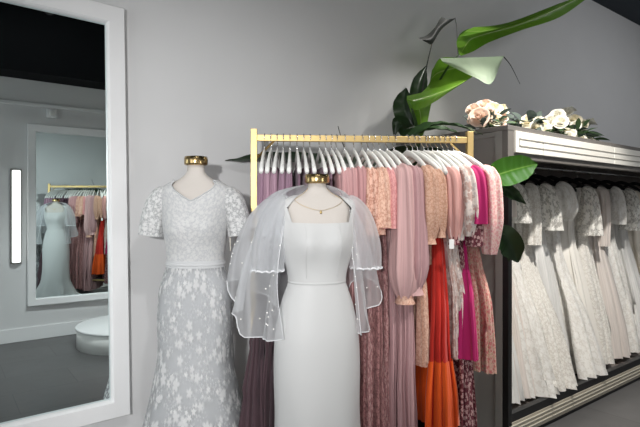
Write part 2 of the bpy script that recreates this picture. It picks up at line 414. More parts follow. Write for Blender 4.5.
for s in (-1, 1):
    pts = spline([(s*.118, 0, 1.462), (s*.150, 0, 1.438), (s*.176, -.005, 1.39), (s*.193, -.01, 1.325), (s*.203, -.012, 1.258)], 6); n = len(pts)
    bm = bmesh.new()
    tube(bm, pts, [interp([(0, .022), (.18, .042), (.45, .053), (.8, .053), (1, .050)], i/(n-1))[0] for i in range(n)], 44,
         rip=lambda u, a: 1+.05*u*math.sin(9*a)+(.03*abs(math.sin(11*a)) if u > .97 else 0), cap=False)
    link('sleeve', bm, M['lace_sleeve'], t)
link('loop_ribbon', tube(bmesh.new(), [(.155, -.02, 1.33), (.160, -.03, 1.28), (.162, -.03, 1.19)], .0025, 6), M['ribbon'], t)

# --- the plain crepe dress
p2 = U(317, 209, 2.20); L2 = (p2.x, p2.y, 0); R2 = -math.radians(24)
T2 = [(.55, .16, .11, .11), (.78, .176, .13, .135), (.90, .165, .12, .125), (1.065, .120, .095, .088), (1.24, .156, .10, .098), (1.33, .160, .088, .098),
      (1.385, .168, .076, .088), (1.415, .158, .064, .078), (1.432, .110, .056, .07), (1.452, .070, .05, .058), (1.472, .052, .048, .05), (1.492, .050, .048, .048)]
bust2 = (.066, 1.235, .036, .046)
mannequin('linen bust form with bronze neck cap wearing the plain dress and tulle cape', L2, R2, T2, 1.43, bust2, .050)
t = thing('wedding_dress', 'plain white crepe square-neck wedding dress on the form in front of the rack', 'wedding dress', L2, R2)
def ztopS(th):
    d = abs(((math.degrees(th)-90+180) % 360)-180)
    if d < 46: return 1.318+.004*(d/46)
    if d < 56: return 1.322+(1.437-1.322)*((d-46)/10)
    return 1.437 if d < 122 else 1.437-.06*min(1, (d-122)/20)
zb = 1.072; angs = sorted([2*PI*j/84 for j in range(84)]+[math.radians(x) for x in (43.9, 33.9, 39, 136.1, 146.1, 141)])
def rows_a(f, nv): return [[f(a, i/nv) for a in angs] for i in range(nv+1)]
bm = bmesh.new(); grid(bm, rows_a(lambda th, v: body(T2, th, zb+(ztopS(th)-zb)*v, .006, bust2), 36), True); link('bodice', bm, M['satin'], t)
bm = bmesh.new(); grid(bm, rows_between(lambda th, v: body(T2, th, 1.062+.010*v, .0062+.0012*math.sin(v*PI)), 4), True); link('waist_seam', bm, M['satin'], t)
bm = bmesh.new()
for a in (math.radians(62), math.radians(118)):
    tube(bm, [body(T2, a+(.10 if a < PI/2 else -.10)*(z-1.07)/.25, z, .0066, bust2) for z in np.linspace(1.092, 1.315, 16).tolist()], .0009, 6)
link('princess_seams', bm, M['satin'], t)
SK2 = [(.0, .36, .34, .42), (.12, .27, .25, .33), (.30, .196, .18, .215), (.50, .184, .155, .175), (.70, .188, .142, .150), (.82, .184, .134, .142), (.95, .162, .115, .122), (1.066, .124, .098, .092)]
bm = bmesh.new()
def sk2(th, v):
    z = 1.066*(1-v)+.012*v; g = 1+.07*max(0, (.62-z)/.62)**1.2*math.sin(7*th+.6)+.012*max(0, (.9-z))*math.sin(4*th+1.2)
    q = body(SK2, th, z); return Vector((q.x*g, q.y*g, z))
grid(bm, rows_between(sk2, 56, 110), True); link('skirt', bm, M['satin'], t)
for s in (-1, 1):                             # sheer flutter sleeves
    pts = spline([(s*.128, .0, 1.405), (s*.158, 0, 1.39), (s*.192, -.01, 1.33), (s*.212, -.012, 1.23), (s*.218, -.014, 1.12)], 6); n = len(pts)
    bm = bmesh.new()
    rp = lambda u, a: 1+.10*u*math.sin(10*a)+.04*math.sin(4*a+1)
    tube(bm, pts, [interp([(0, .03), (.15, .042), (.5, .056), (.85, .067), (1, .064)], i/(n-1))[0] for i in range(n)], 60, rip=rp, cap=False)
    o = link('sleeve', bm, M['tulle_soft'], t)
    bm = bmesh.new(); q0 = Vector((s*.218, -.014, 1.12))
    ring = [q0+Vector((.066*(1+.10*math.sin(10*a))*math.cos(a), .066*(1+.10*math.sin(10*a))*math.sin(a), .003*math.sin(13*a))) for a in [2*PI*j/60 for j in range(61)]]
    tube(bm, ring, .0045, 6, cap=False); link('ruffle_hem', bm, M['hem'], o)

# --- tulle cape over the plain dress
t = thing('tulle_cape', 'sheer white pearl-dotted tulle cape over the shoulders of the plain dress', 'cape', L2, R2)
def cape(side, n_a=90, n_v=44):
    a1 = math.radians(184)
    ro = {-1: [(0, .060), (.05, .12), (.12, .20), (.22, .255), (.40, .305), (.7, .35), (1, .375)], 1: [(0, .060), (.05, .105), (.12, .165), (.22, .195), (.40, .23), (.7, .265), (1, .29)]}[side]
    rows = []
    for i in range(n_v+1):
        v = i/n_v; row = []
        a0 = math.radians(interp([(0, 84), (.08, 86), (.2, 74), (.4, 62), (1, 52)], v)[0])
        for j in range(n_a+1):
            w = j/n_a; a = a0+(a1-a0)*w            # angle from the front towards this side and the back
            hem = interp([(0, .845), (.20, .85), (.24, .93), (.34, .96), (.40, 1.06), (.5, 1.07), (.75, .92), (1, .80)], w)[0]
            r = interp(ro, v)[0]*interp([(0, .60 if side < 0 else .72), (.12, .72), (.38, 1.0), (.7, .84), (1, .66)], w)[0] if v > .12 else interp(ro, v)[0]*(1-(v/.12)*(1-interp([(0, .72), (.12, .8), (.38, 1.0), (.7, .84), (1, .66)], w)[0]))
            zt = 1.480-.008*math.cos(a)
            zpr = interp([(0, 0), (.05, .02), (.12, .065), (.22, .16), (.40, .36), (.7, .68), (1, 1)], v)[0]
            z = zt+(hem-zt)*zpr
            r *= 1+.10*min(1, v*1.4)*math.sin(15*a+1.5*side)+.035*v*math.sin(33*a)
            row.append(Vector((side*r*math.sin(a), -r*math.cos(a)*(.80 if a < PI/2 else .62), z)))
        rows.append(row)
    return rows
for s in (-1, 1):
    R_ = cape(s); cut = [[Vector((p.x*.97, p.y*.97, p.z)) for p in r] for r in R_[:int(len(R_)*.42)]]
    link('cape_gather', grid(bmesh.new(), cut), M['tulle'], t)
    o = link('cape_panel', grid(bmesh.new(), R_), M['tulle'], t)
    bm = bmesh.new(); tube(bm, R_[-1], .0022, 5); tube(bm, [r[0] for r in R_[14:]], .0016, 5); link('hem_edge', bm, M['hem'], o)
    rnd = random.Random(3+s)
    if s < 0:
        bm = bmesh.new(); sphere(bm, (0, 0, 0), .0034, 8, 6); me_p = bpy.data.meshes.new('pearl'); bm.to_mesh(me_p); bm.free(); me_p.materials.append(M['pearl']); me_p.shade_smooth()
    for q in range(45):
        i, j = rnd.randrange(8, len(R_)), int(len(R_[0])*rnd.random()**1.8*.6)
        e = bpy.data.objects.new('pearl', me_p); C.objects.link(e); e.parent = o; e.location = R_[i][j]
# --- necklace
t = thing('necklace', 'fine gold pendant necklace on the neck of the plain dress form', 'necklace', L2, R2)
pts = []
for j in range(25):
    w = j/24*2-1; a = PI/2-w*1.35
    pts.append(body(T2, a, 1.470-.098*(1-abs(w)**1.4), -.0095, bust2))
link('chain', tube(bmesh.new(), pts, .0008, 5), M['gold'], t)
bm = bmesh.new(); q = pts[12]; sphere(bm, (q.x, q.y-.003, q.z-.008), .0055, 10, 8, (1, .5, 1.2)); sphere(bm, (q.x, q.y-.002, q.z), .002, 8, 6)
link('pendant', bm, M['gold'], t)

# ------------------------------------------------------------------ clothing rack
A = U(254, 209, 2.55); B = U(469.5, 209, 2.64); A.z = B.z = 0
RD = (B-A).normalized(); RN = Vector((RD.y, -RD.x, 0))          # RN points to the camera side
if RN.dot(CAM-A) < 0: RN = -RN
RL = (B-A).length; RZ = 1.737
ra = math.atan2(RD.y, RD.x)
t = thing('clothes_rack', 'gold square-tube clothes rack full of coloured dresses on white hangers', 'rack', A, ra)
for x in (0, RL): link('post', bx((x-.016, -.016, .03), (x+.016, .016, RZ+.045), .002), M['gold'], t, False)
link('rail', bx((.016, -.012, RZ-.016), (RL-.016, .012, RZ+.016), .002), M['gold'], t, False)
for x, s in ((.016, 1), (RL-.016, -1)):
    bm = bmesh.new(); tube(bm, [(x, 0, RZ-.10), (x+s*.085, 0, RZ-.014)], .006, 4); link('brace', bm, M['gold'], t, False)
for x in (0, RL): link('foot', bx((x-.02, -.24, 0), (x+.02, .24, .03), .003), M['gold'], t, False)
link('shelf', bx((.016, -.20, .245), (RL-.016, .20, .262), .002), M['post'], t, False)
link('shelf_edge', bx((.016, -.212, .243), (RL-.016, -.20, .266), .002), M['gold'], t, False)
link('shelf_edge', bx((.016, .20, .243), (RL-.016, .212, .270), .002), M['gold'], t, False)
# folded things on its shelf
q = U(426, 403, 2.75)
loc = A+RD*((q-A).dot(RD))-RN*.11; loc.z = .262
t = thing('folded_cloth', 'small folded slate blue cloth on the rack shelf under the orange dress', 'cloth', loc, ra)
for i in range(4):
    link('fold', bx((-.09+.004*i, -.06, .020*i), (.09-.003*i, .06, .020*i+.0195), .007), fabric('slate_cloth', lin(84, 92, 112)), t)

# hangers: local x = shoulder axis (towards the camera), local y = along the rail, origin at the rail's centre
def hanger_parts(hmat, hookmat):
    bm = bmesh.new(); rows = []
    n = 28
    for i in range(n+1):
        w = i/n*2-1; x = w*.212; aw = abs(w)
        z = -.070-.030*aw-.085*aw**1.7
        hh = .017-.003*aw; th = .006+.006*aw**2                # arms broaden at the shoulder
        if aw > .97: hh *= .8; th *= .8
        rows.append([Vector((x+hh*.15*math.sin(a), th*math.cos(a), z+hh*math.sin(a)-.0)) for a in [2*PI*j/10 for j in range(10)]])
    grid(bm, rows, True, capA=True, capB=True)
    pts = [(0, 0, -.06)]+[(0, 0, -.03)]+[(.0195*math.sin(a), 0, .001+.0195*-math.cos(a)*-1) for a in []]
    hk = [(0, 0, -.062), (0, 0, -.040), (-.012, 0, -.030), (-.0215, 0, -.010), (-.020, 0, .010), (-.010, 0, .0205), (.004, 0, .0225), (.016, 0, .015), (.021, 0, .0), (.019, 0, -.008)]
    return bm, tube(bmesh.new(), spline(hk, 4), .0024, 6)
bmA, bmB = hanger_parts(None, None)
me_b = bpy.data.meshes.new('hanger_body'); bmA.to_mesh(me_b); me_b.materials.append(M['white_gloss']); me_b.shade_smooth()
me_h = bpy.data.meshes.new('hook'); bmB.to_mesh(me_h); me_h.materials.append(M['chrome']); me_h.shade_smooth()
def hanger(loc, rz, label, group):
    t = thing('clothes_hanger', label, 'hanger', loc, rz, group)
    for nm, me in (('hanger_body', me_b), ('hook', me_h)):
        o = bpy.data.objects.new(nm, me); C.objects.link(o); o.parent = t
    return t

# a dress on a hanger. local frame of the hanger; heights in world z are turned to local by subtracting RZ
def dress(name, label, cat, loc, rz, zr, bodm, sklm=None, slm=None, waist=1.22, hem=.15, sl='short', slen=.22, srad=.045, cuff=None,
          wid=1.0, th=.022, hemw=.25, hemt=.045, folds=7, full=0., tw=0., tiers=None, flare_from=None, group=None, band=None, tagz=None, seed=0, puff=1.0, under=None):
    rnd = random.Random(seed)
    t = thing(name, label, cat, loc, rz, group)
    ph = rnd.random()*6; sh0 = 1.562-1.737+zr                      # shoulder tip height
    W0 = waist
    def sect(z):                                             # half width, half thickness
        return interp([(hem, hemw*wid, hemt), ((hem+W0)/2, (hemw*.55+.09)*wid, (hemt*(1+.3*full)+th*(1-.3*full))/2), (W0-.10, (.165+.05*full)*wid, th*(1.25+.5*full)), (W0, (.148+.045*full)*wid, th*(1+.3*full)), (W0+.14, .178*wid, th*1.1),
                       (sh0-.06, .188*wid, th), (sh0-.015, .190*wid, th*.9), (sh0+.005, .176*wid, th*.8), (sh0+.018, .150*wid, th*.7)], z)
    NTH = 80; fx = 15+rnd.randrange(6)
    def ring(z, amp, extra=0.):
        a, b = sect(z); row = []; e = max(0., min(1., (W0+.16-z)/(W0+.16-hem)*1.6)); tc, ts = math.cos(tw*e), math.sin(tw*e)
        for j in range(NTH):
            q = 2*PI*j/NTH; c, s = math.cos(q), math.sin(q)
            f = 1+amp*1.3*math.sin(folds*q+ph)+amp*.8*math.sin((folds*2+1)*q+ph*2+z*2)
            x = (a+extra)*math.copysign(abs(c)**.75, c)*(1+amp*(.18+.10*full)*math.sin(fx*q+ph)+amp*.10*math.sin((fx*2-5)*q+2*ph+z)); y = (b+extra)*math.copysign(abs(s)**.8, s)*f
            y += amp*.10*b*math.sin(x*40+ph)
            if full and x < 0: x *= min(1., .33/a)            # the gowns stop short of the wardrobe's back
            row.append(Vector((x*tc-y*ts, x*ts+y*tc, z-zr)))
        return row
    bm = bmesh.new(); nv = 16
    grid(bm, [ring(W0-.004+(sh0+.016-W0)*i/nv, .10) for i in range(nv+1)], True); link('bodice', bm, bodm, t)
    bm = bmesh.new(); nv = 30; zs = [W0+(hem-W0)*i/nv for i in range(nv+1)]
    if tiers:
        rows = []
        for z in zs:
            u = (W0-z)/(W0-hem)*tiers; fr = u-math.floor(u)
            rows.append(ring(z, .10+.30*(W0-z)/(W0-hem), .010*fr))
        grid(bm, rows, True)
    else:
        grid(bm, [ring(z, .08+.32*min(1, (W0-z)/(W0-hem)*1.3)) for z in zs], True)
    if band:                                                  # second colour below band height
        z0, bmat = band
        zz = [z0+(hem-.004-z0)*i/16 for i in range(17)]
        sk = link('skirt', bm, sklm or bodm, t)
        bm2 = bmesh.new(); grid(bm2, [ring(z, .08+.32*min(1, (W0-z)/(W0-hem)*1.3), .006+.012*min(1, (z0-z)*6)) for z in zz], True); link('skirt_tier', bm2, bmat, t)
    else: link('skirt', bm, sklm or bodm, t)
    bm = bmesh.new(); tube(bm, [Vector(q)+Vector((0, 0, 0)) for q in ring(sh0+.016, .10)]+[ring(sh0+.016, .10)[0]], .003, 5, cap=False); link('neckline', bm, bodm, t)
    if sl:
        for s in (1, -1):
            top = Vector((s*.160*wid, 0, sh0-.004-zr)); L = slen
            path = spline([top, top+Vector((s*.028, 0, -.010)), top+Vector((s*.047, 0, -.05)), top+Vector((s*.055, 0, -.05-(L-.05)*.5)), top+Vector((s*.052, 0, -L))], 8)
            n = len(path)
            prof = {'short': [(0, .5), (.15, .85), (.5, 1), (.9, 1.08), (1, 1.1)],
                    'flutter': [(0, .45), (.15, .7), (.5, 1.0), (1, 1.45)],
                    'puff': [(0, .5), (.15, .95), (.45, 1.2), (.75, 1.3), (.92, .95), (1, .7)],
                    'balloon': [(0, .5), (.12, .75), (.4, .85), (.7, 1.1), (.88, 1.25), (.96, .95), (1, .6)],
                    'long': [(0, .5), (.1, .75), (.4, .8), (.8, .72), (1, .66)]}[sl]
            bm = bmesh.new(); p2_ = rnd.random()*6
            tube(bm, path, [interp(prof, i/(n-1))[0]*srad for i in range(n)], 48, rip=lambda u, a: 1+(.06+.10*u)*math.sin(7*a+p2_)+(.04+.03*u)*math.sin(13*a+u*4+p2_), cap=False, flat=puff)
            o = link('sleeve', bm, slm or bodm, t)
            if cuff:
                bm = bmesh.new(); e = path[-1]
                tube(bm, [e+Vector((0, 0, .012)), e+Vector((0, 0, -.004)), e+Vector((0, 0, -.028))], [srad*.66, srad*.7, srad*.85], 24, rip=lambda u, a: 1+.10*math.sin(9*a)*u, cap=False, flat=puff)
                link('cuff', bm, cuff, o)
    if tagz:
        q = Vector((.245, .012, tagz-zr))
        bm = bmesh.new(); box(bm, (q.x, q.y-.012, q.z-.045), (q.x+.001, q.y+.012, q.z)); tube(bm, [q+Vector((0, 0, 0)), q+Vector((-.02, 0, .06))], .0008, 4)
        link('price_tag', bm, M['tagw'], t, False)
    return t

G = 'white hangers on the gold rack'
def rail_at(px):                                             # where the ray through px meets the rail
    r = RV*((px-320)/F)+FV
    a = np.array([[r.x, -RD.x], [r.y, -RD.y]]); b = np.array([A.x-CAM.x, A.y-CAM.y])
    s = np.linalg.solve(a, b)
    p = A+RD*float(s[1]); p.z = RZ; return p
def yaw_at(px): return math.asin(max(-.6, min(.6, (.08+.075*max(0, min(1, (px-392)/60)))*(px-287)*.00475/.212)))
rn = math.atan2(RN.y, RN.x)
# fabrics of the rack
m_mauve = fabric('mauve_chiffon', lin(158, 126, 144), 'chiffon'); m_lilac = fabric('lilac_chiffon', lin(176, 142, 158), 'chiffon')
m_plum = fabric('plum_chiffon', lin(84, 64, 70), 'chiffon'); m_dusk = fabric('dusky_plum_chiffon', lin(74, 58, 64), 'chiffon')
m_dusty = fabric('dusty_pink', lin(204, 158, 158), 'chiffon'); m_rose = fabric('dusty_rose', lin(192, 144, 144), 'chiffon')
m_blush = fabric('blush_chiffon', lin(216, 176, 174), 'chiffon'); m_blush2 = fabric('mauve_pink_pleats', lin(194, 154, 156), 'chiffon')
m_peach = fabric('peach_lace', lin(232, 188, 168), 'lace', lin(196, 140, 120), scale=34); m_peach2 = fabric('pale_peach_lace', lin(236, 196, 174), 'lace', lin(212, 160, 138), scale=50)
m_peach3 = fabric('apricot_lace', lin(230, 188, 164), 'lace', lin(208, 156, 130), scale=70)
m_pink = fabric('candy_pink_lace', lin(234, 172, 170), 'lace', lin(216, 144, 144), scale=60); m_pink2 = fabric('pink_crepe', lin(226, 172, 164), 'plain')
m_mfl = fabric('mauve_floral', lin(164, 116, 116), 'print', lin(192, 152, 148), lin(122, 82, 86), scale=40)
m_dmr = fabric('rosewood_lace', lin(176, 128, 126), 'lace', lin(132, 90, 90), scale=36)
m_red = fabric('red_pleats', lin(190, 38, 26), 'chiffon'); m_org = fabric('orange_pleats', lin(218, 82, 10), 'chiffon')
m_wfl = fabric('ivory_rose_print', lin(230, 216, 208), 'print', lin(196, 164, 154), lin(206, 194, 190), scale=20)
m_mag = fabric('magenta_crepe', lin(182, 30, 102), 'plain')
m_burg = fabric('burgundy_floral', lin(116, 56, 66), 'print', lin(206, 168, 166), lin(90, 40, 50), scale=48)
m_pfl = fabric('pink_confetti_floral', lin(236, 202, 198), 'print', lin(226, 160, 162), lin(224, 182, 166), scale=60)
m_pfl2 = fabric('rose_confetti_floral', lin(220, 172, 160), 'print', lin(202, 116, 116), lin(190, 168, 136), scale=52)

R = [  # hook px, where the near sleeve hangs, colour words for labels, keyword arguments
 (264.5, 261, 'mauve chiffon long dress, leftmost on the gold rack', dict(bodm=m_mauve, sklm=m_plum, hem=.10, sl='short', slen=.17, srad=.015, th=.010, tiers=5, waist=1.14, hemw=.29, hemt=.085)),
 (271, 267, 'lilac chiffon long dress, second from the left post of the gold rack', dict(bodm=m_lilac, sklm=m_dusk, hem=.12, sl='short', slen=.20, srad=.015, th=.010, tiers=5, waist=1.14, hemw=.27, hemt=.07)),
 (277.4, 274, 'lilac pleated dress with plum tiered skirt, third from the left post of the rack', dict(bodm=m_lilac, sklm=m_plum, hem=.10, sl='short', slen=.17, srad=.015, th=.010, tiers=5, waist=1.14, hemw=.27)),
 (283.4, 282, 'light mauve dress, fourth from the left post of the rack', dict(bodm=m_mauve, sklm=m_dusk, hem=.12, sl='short', slen=.19, srad=.015, th=.010, tiers=5, waist=1.14)),
 (290, 289, 'mauve dress behind the left veil edge, fifth from the left post of the rack', dict(bodm=m_mauve, sklm=m_plum, hem=.12, sl='short', slen=.18, srad=.015, th=.010)),
 (297, None, 'dusty mauve dress, sixth from the left post, behind the plain gown', dict(bodm=m_mauve, sklm=m_plum, hem=.12, sl=None, th=.010)),
 (303.5, None, 'pinkish mauve dress, seventh from the left post, behind the plain gown', dict(bodm=m_lilac, sklm=m_plum, hem=.14, sl=None, th=.010)),
 (310, None, 'mauve rose dress just left of the bronze neck cap of the plain gown form', dict(bodm=m_lilac, sklm=m_dusk, hem=.14, sl=None, th=.010)),
 (319.5, None, 'dusty mauve dress right behind the bronze neck cap of the plain gown form', dict(bodm=m_mauve, sklm=m_plum, hem=.14, sl=None, th=.010)),
 (325.5, None, 'mauve dress just right of the bronze neck cap of the plain gown form', dict(bodm=m_lilac, sklm=m_dusk, hem=.14, sl=None, th=.010)),
 (331.5, None, 'pale dusty pink dress second right of the plain gown form neck cap', dict(bodm=m_rose, sklm=m_rose, hem=.14, sl=None, th=.010)),
 (336.5, None, 'dusty pink dress third right of the plain gown form neck cap', dict(bodm=m_dusty, sklm=m_rose, hem=.14, sl='short', slen=.2, srad=.03)),
 (344.6, 353, 'dusty pink dress with soft sleeve beside the right shoulder of the plain gown', dict(bodm=m_dusty, sklm=m_rose, hem=.12, sl='long', slen=.42, srad=.036)),
 (354, 362, 'dusty rose dress between the cape and the peach lace dress', dict(bodm=m_rose, sklm=m_dmr, hem=.12, sl='long', slen=.40, srad=.040)),
 (362, 372, 'peach lace dress with fluttering short sleeve, nearest peach dress to the tulle cape', dict(bodm=m_peach, sklm=m_mfl, hem=.14, sl='flutter', slen=.30, srad=.038, waist=1.2)),
 (368, 384, 'pale peach lace dress with ruffled elbow sleeve, right of the first peach lace dress', dict(bodm=m_peach2, sklm=m_dmr, hem=.12, sl='flutter', slen=.265, srad=.040)),
 (374, 391, 'candy pink lace dress with short sleeve, left of the blush pleated dresses', dict(bodm=m_pink, sklm=m_mfl, hem=.12, sl='flutter', slen=.27, srad=.036, waist=1.25)),
 (380, 398, 'blush crinkled chiffon dress with straight sleeves right of the candy pink dress', dict(bodm=m_blush, sklm=m_blush2, hem=.14, sl='long', slen=.36, srad=.036)),
 (387, 405, 'blush pleated long dress with full balloon sleeve gathered in a pale cuff', dict(bodm=m_blush, sklm=m_blush2, slm=m_blush, hem=.10, sl='balloon', slen=.60, srad=.056, cuff=m_peach2, hemw=.29, hemt=.06, waist=1.15)),
 (394, 415, 'mauve pink pleated long dress with balloon sleeve, just left of the apricot lace dress', dict(bodm=m_blush2, sklm=m_blush2, hem=.10, sl='balloon', slen=.56, srad=.048, cuff=m_blush, hemw=.28, hemt=.055)),
 (407, 429, 'apricot lace dress with long puffed sleeve, hem at knee height left of the orange dress', dict(bodm=m_peach3, sklm=m_peach2, hem=.63, sl='puff', slen=.32, srad=.040, cuff=m_peach3, hemw=.23, hemt=.032)),
 (412.5, 441, 'apricot lace dress with narrow puffed sleeve, right of the wider apricot one', dict(bodm=m_peach3, sklm=m_peach2, hem=.84, sl='puff', slen=.29, srad=.026, cuff=m_peach3, hemw=.16, hemt=.02)),
 (417.5, 444, 'pale apricot dress squeezed between the apricot lace and the pink puff sleeve', dict(bodm=m_peach2, sklm=m_peach2, hem=.80, sl=None, hemw=.15, hemt=.02)),
 (424, 454, 'pink crepe dress with gathered puff sleeve above the red and orange dress', dict(bodm=m_pink2, sklm=m_rose, hem=.72, sl='puff', slen=.325, srad=.034, cuff=m_burg, hemw=.16, hemt=.02)),
 (428, 446, 'red dress with bright orange pleated lower skirt', dict(bodm=m_red, sklm=m_red, band=(.665, m_org), hem=.36, sl=None, hemw=.29, hemt=.075, th=.035, waist=1.28, tagz=1.235)),
 (432.5, 460, 'ivory dress printed with brown roses, long sleeve beside the pink puff sleeve', dict(bodm=m_wfl, sklm=m_wfl, hem=.66, sl='long', slen=.33, srad=.026, hemw=.22, hemt=.025)),
 (437.5, 467, 'ivory rose print dress with full sleeve, just left of the magenta dress', dict(bodm=m_wfl, sklm=m_wfl, hem=.66, sl='puff', slen=.31, srad=.042, hemw=.22, hemt=.03, tagz=1.245)),
 (443, 474, 'burgundy floral long dress whose skirt shows below the magenta hem', dict(bodm=m_burg, sklm=m_burg, hem=.20, sl='short', slen=.36, srad=.034, hemw=.25, hemt=.065)),
 (448, 477, 'plain magenta dress near the right post of the rack', dict(bodm=m_mag, sklm=m_mag, hem=.665, sl='short', slen=.25, srad=.046, hemw=.26, hemt=.058)),
 (453.5, 496, 'pink confetti floral dress with big puff sleeve, rightmost on the gold rack', dict(bodm=m_pfl, sklm=m_pfl2, hem=.585, sl='puff', slen=.40, srad=.044, hemw=.24, hemt=.045)),
]
ORD = ['', 'second', 'third', 'fourth', 'fifth', 'sixth', 'seventh', 'eighth', 'ninth', 'tenth', 'eleventh', 'twelfth', 'thirteenth', 'fourteenth', 'fifteenth']
def yaw_to(p, tip, r=.21):
    best = min((abs((lambda d: 320+F*d.dot(RV)/d.dot(FV)-tip)(p+Vector((math.cos(rn+a), math.sin(rn+a), 0))*r-CAM)), a) for a in [x*.004-.6 for x in range(301)])
    return best[1]
for i, (px, tip, lab, kw) in enumerate(R):
    p = rail_at(px); rz = rn+(yaw_to(p, tip) if tip else yaw_at(px))
    k_ = min(i, len(R)-1-i)
    hanger(p, rz, 'white clothes hanger on the gold rail, %s from the %s post' % (ORD[k_] if k_ else 'nearest', 'left' if i == k_ else 'right') if k_ else 'white clothes hanger on the gold rail, right beside the %s post' % ('left' if i == 0 else 'right'), G)
    if tip: kw['tw'] = rn+yaw_to(p, tip-(3 if tip > 330 else 11), kw.get('hemw', .25))-rz
    dress('dress', lab, 'dress', p, rz, RZ, seed=i, group='coloured dresses on the gold rack', **kw)

# ------------------------------------------------------------------ wardrobe unit on the right
cx0, cy0, CTOP = 2.66, -.913, 1.868
t = thing('display_wardrobe', 'long open grey wardrobe with ivory panelled header, full of white gowns', 'wardrobe', (cx0, cy0, 0))
CL = 4.6; DP = .89
link('side_panel', bx((0, .026, 0), (.03, DP, CTOP-.03), .002), M['panel_grey'], t, False)
bm = bmesh.new()
for y0, y1 in ((.028, .075), (.41, .44), (DP-.04, DP)): box(bm, (-.012, y0, 0), (0, y1, CTOP-.03), .002)
box(bm, (-.010, .076, CTOP-.06), (0, DP-.041, CTOP-.031), .002)
link('side_moulding', bm, M['panel_grey'], t, False)
link('top', bx((-.015, -.012, CTOP-.03), (CL, DP, CTOP), .003), M['taupe'], t, False)
link('back_panel', bx((.03, DP-.02, .12), (CL, DP, CTOP-.03)), M['dark_in'], t, False)
link('far_side_panel', bx((CL-.03, 0, 0), (CL, DP-.02, CTOP-.03)), M['panel_grey'], t, False)
link('post', bx((-.012, -.012, .0), (.026, .026, 1.675), .002), M['post'], t, False)
o = link('header', bx((-.012, -.010, 1.675), (CL-.03, .03, CTOP-.03), .002), M['taupe'], t, False)
x = .05
for w_ in (.31, 1.0, 1.0, 1.0, 1.0):
    if x+w_ > CL: w_ = CL-x-.05
    q = link('header_panel', bx((x, -.022, 1.712), (x+w_-.006, -.008, 1.838), .002), M['ivory_panel'], o, False)
    x += w_
bm = bmesh.new()
for z in (1.748, 1.790):
    box(bm, (.085, -.0245, z), (CL-.1, -.021, z+.006))
box(bm, (.085, -.0245, 1.748), (.091, -.021, 1.796))
link('header_moulding', bm, M['line'], o, False)
link('bottom_shelf', bx((.03, 0, .10), (CL-.03, DP-.02, .124)), M['dark_in'], t, False)
link('sill', bx((.026, -.01, .124), (CL-.03, .03, .174), .003), M['post'], t, False)
o = link('plinth', bx((.0, -.012, .028), (CL-.03, .03, .124), .002), M['base'], t, False)
bm = bmesh.new()
for z in (.050, .076, .100): box(bm, (.0, -.017, z), (CL-.03, -.011, z+.006), .0015)
link('plinth_strips', bm, M['trim_light'], o, False)
link('toe_shadow', bx((.01, .0, 0), (CL-.03, .03, .028)), M['post'], t, False)  # black strip standing in for the shadow under the plinth
WRZ, WRY = 1.705, -.46
link('hanging_rail', tube(bmesh.new(), [(.03, WRY-cy0, WRZ), (CL-.03, WRY-cy0, WRZ)], .0125, 12), M['chrome'], t)

g_iv = [fabric('ivory_lace', lin(245, 243, 238), 'lace', lin(230, 226, 219), scale=22, trans=.2), fabric('white_tulle_layers', lin(244, 243, 240), 'chiffon', trans=.3),
        fabric('champagne_satin', lin(236, 228, 214), 'satin', rough=.45), fabric('cream_crepe', lin(243, 239, 231), 'satin', rough=.5),
        fabric('beaded_ivory', lin(242, 239, 232), 'lace', lin(220, 214, 205), scale=44, trans=.15), fabric('blush_tulle', lin(240, 231, 224), 'chiffon', trans=.3)]
m_over = fabric('gown_lace_overlay', lin(248, 246, 240), 'lace', lin(236, 233, 226), scale=20, alpha=.42, trans=.3)
kinds = ['ivory lace', 'white tulle', 'champagne satin', 'cream crepe', 'beaded ivory', 'blush tulle']
spec = [(2.87, 1, 'flutter', .33, .062), (3.02, 5, 'short', .20, .05), (3.15, 0, 'flutter', .24, .066), (3.34, 4, 'short', .40, .05), (3.54, 1, 'flutter', .30, .066), (3.76, 0, 'puff', .24, .07), (3.98, 3, None, 0, 0), (4.20, 4, 'flutter', .36, .062),
        (4.44, 5, 'long', .46, .06), (4.70, 0, 'short', .28, .06), (4.98, 1, 'flutter', .34, .06), (5.28, 2, None, 0, 0), (5.6, 4, 'flutter', .3, .07)]
words = ['nearest the black post', 'second from the black post', 'third from the black post', 'fourth from the black post', 'fifth from the black post', 'sixth from the black post',
         'seventh from the black post', 'eighth from the black post', 'ninth from the black post', 'tenth from the black post', 'third last at the right picture edge', 'second last at the right picture edge', 'last at the right picture edge']
me_b2 = me_b.copy(); me_b2.name = 'dark_hanger_body'; me_b2.materials.clear(); me_b2.materials.append(M['post'])
for i, (x, kd, sl, ln, sr) in enumerate(spec):
    rz = -PI/2+random.uniform(-.07, .07); loc = (x, WRY, WRZ)
    h = thing('clothes_hanger', 'dark hanger under the wardrobe header holding the gown '+words[i], 'hanger', loc, rz, 'dark hangers in the wardrobe')
    for nm, me in (('hanger_body', me_b2), ('hook', me_h)):
        o = bpy.data.objects.new(nm, me); C.objects.link(o); o.parent = h
    spill = i in (2, 3, 5)
    g = dress('wedding_dress', '%s wedding gown hanging in the wardrobe, %s' % (kinds[kd], words[i]), 'wedding dress', loc, rz, WRZ, bodm=g_iv[kd], sklm=g_iv[kd], slm=m_over if sl == 'flutter' else None,
              hem=.178, sl=sl, slen=ln, srad=sr or .05, waist=1.10+random.uniform(-.04, .05), hemw=.45 if spill else random.uniform(.34, .39), hemt=.14 if i == 0 else random.uniform(.16, .20), folds=random.choice([7, 9, 11]),
              th=.075, full=1., seed=100+i, group='white wedding gowns in the wardrobe', tagz=(1.16 if i == 1 else None))

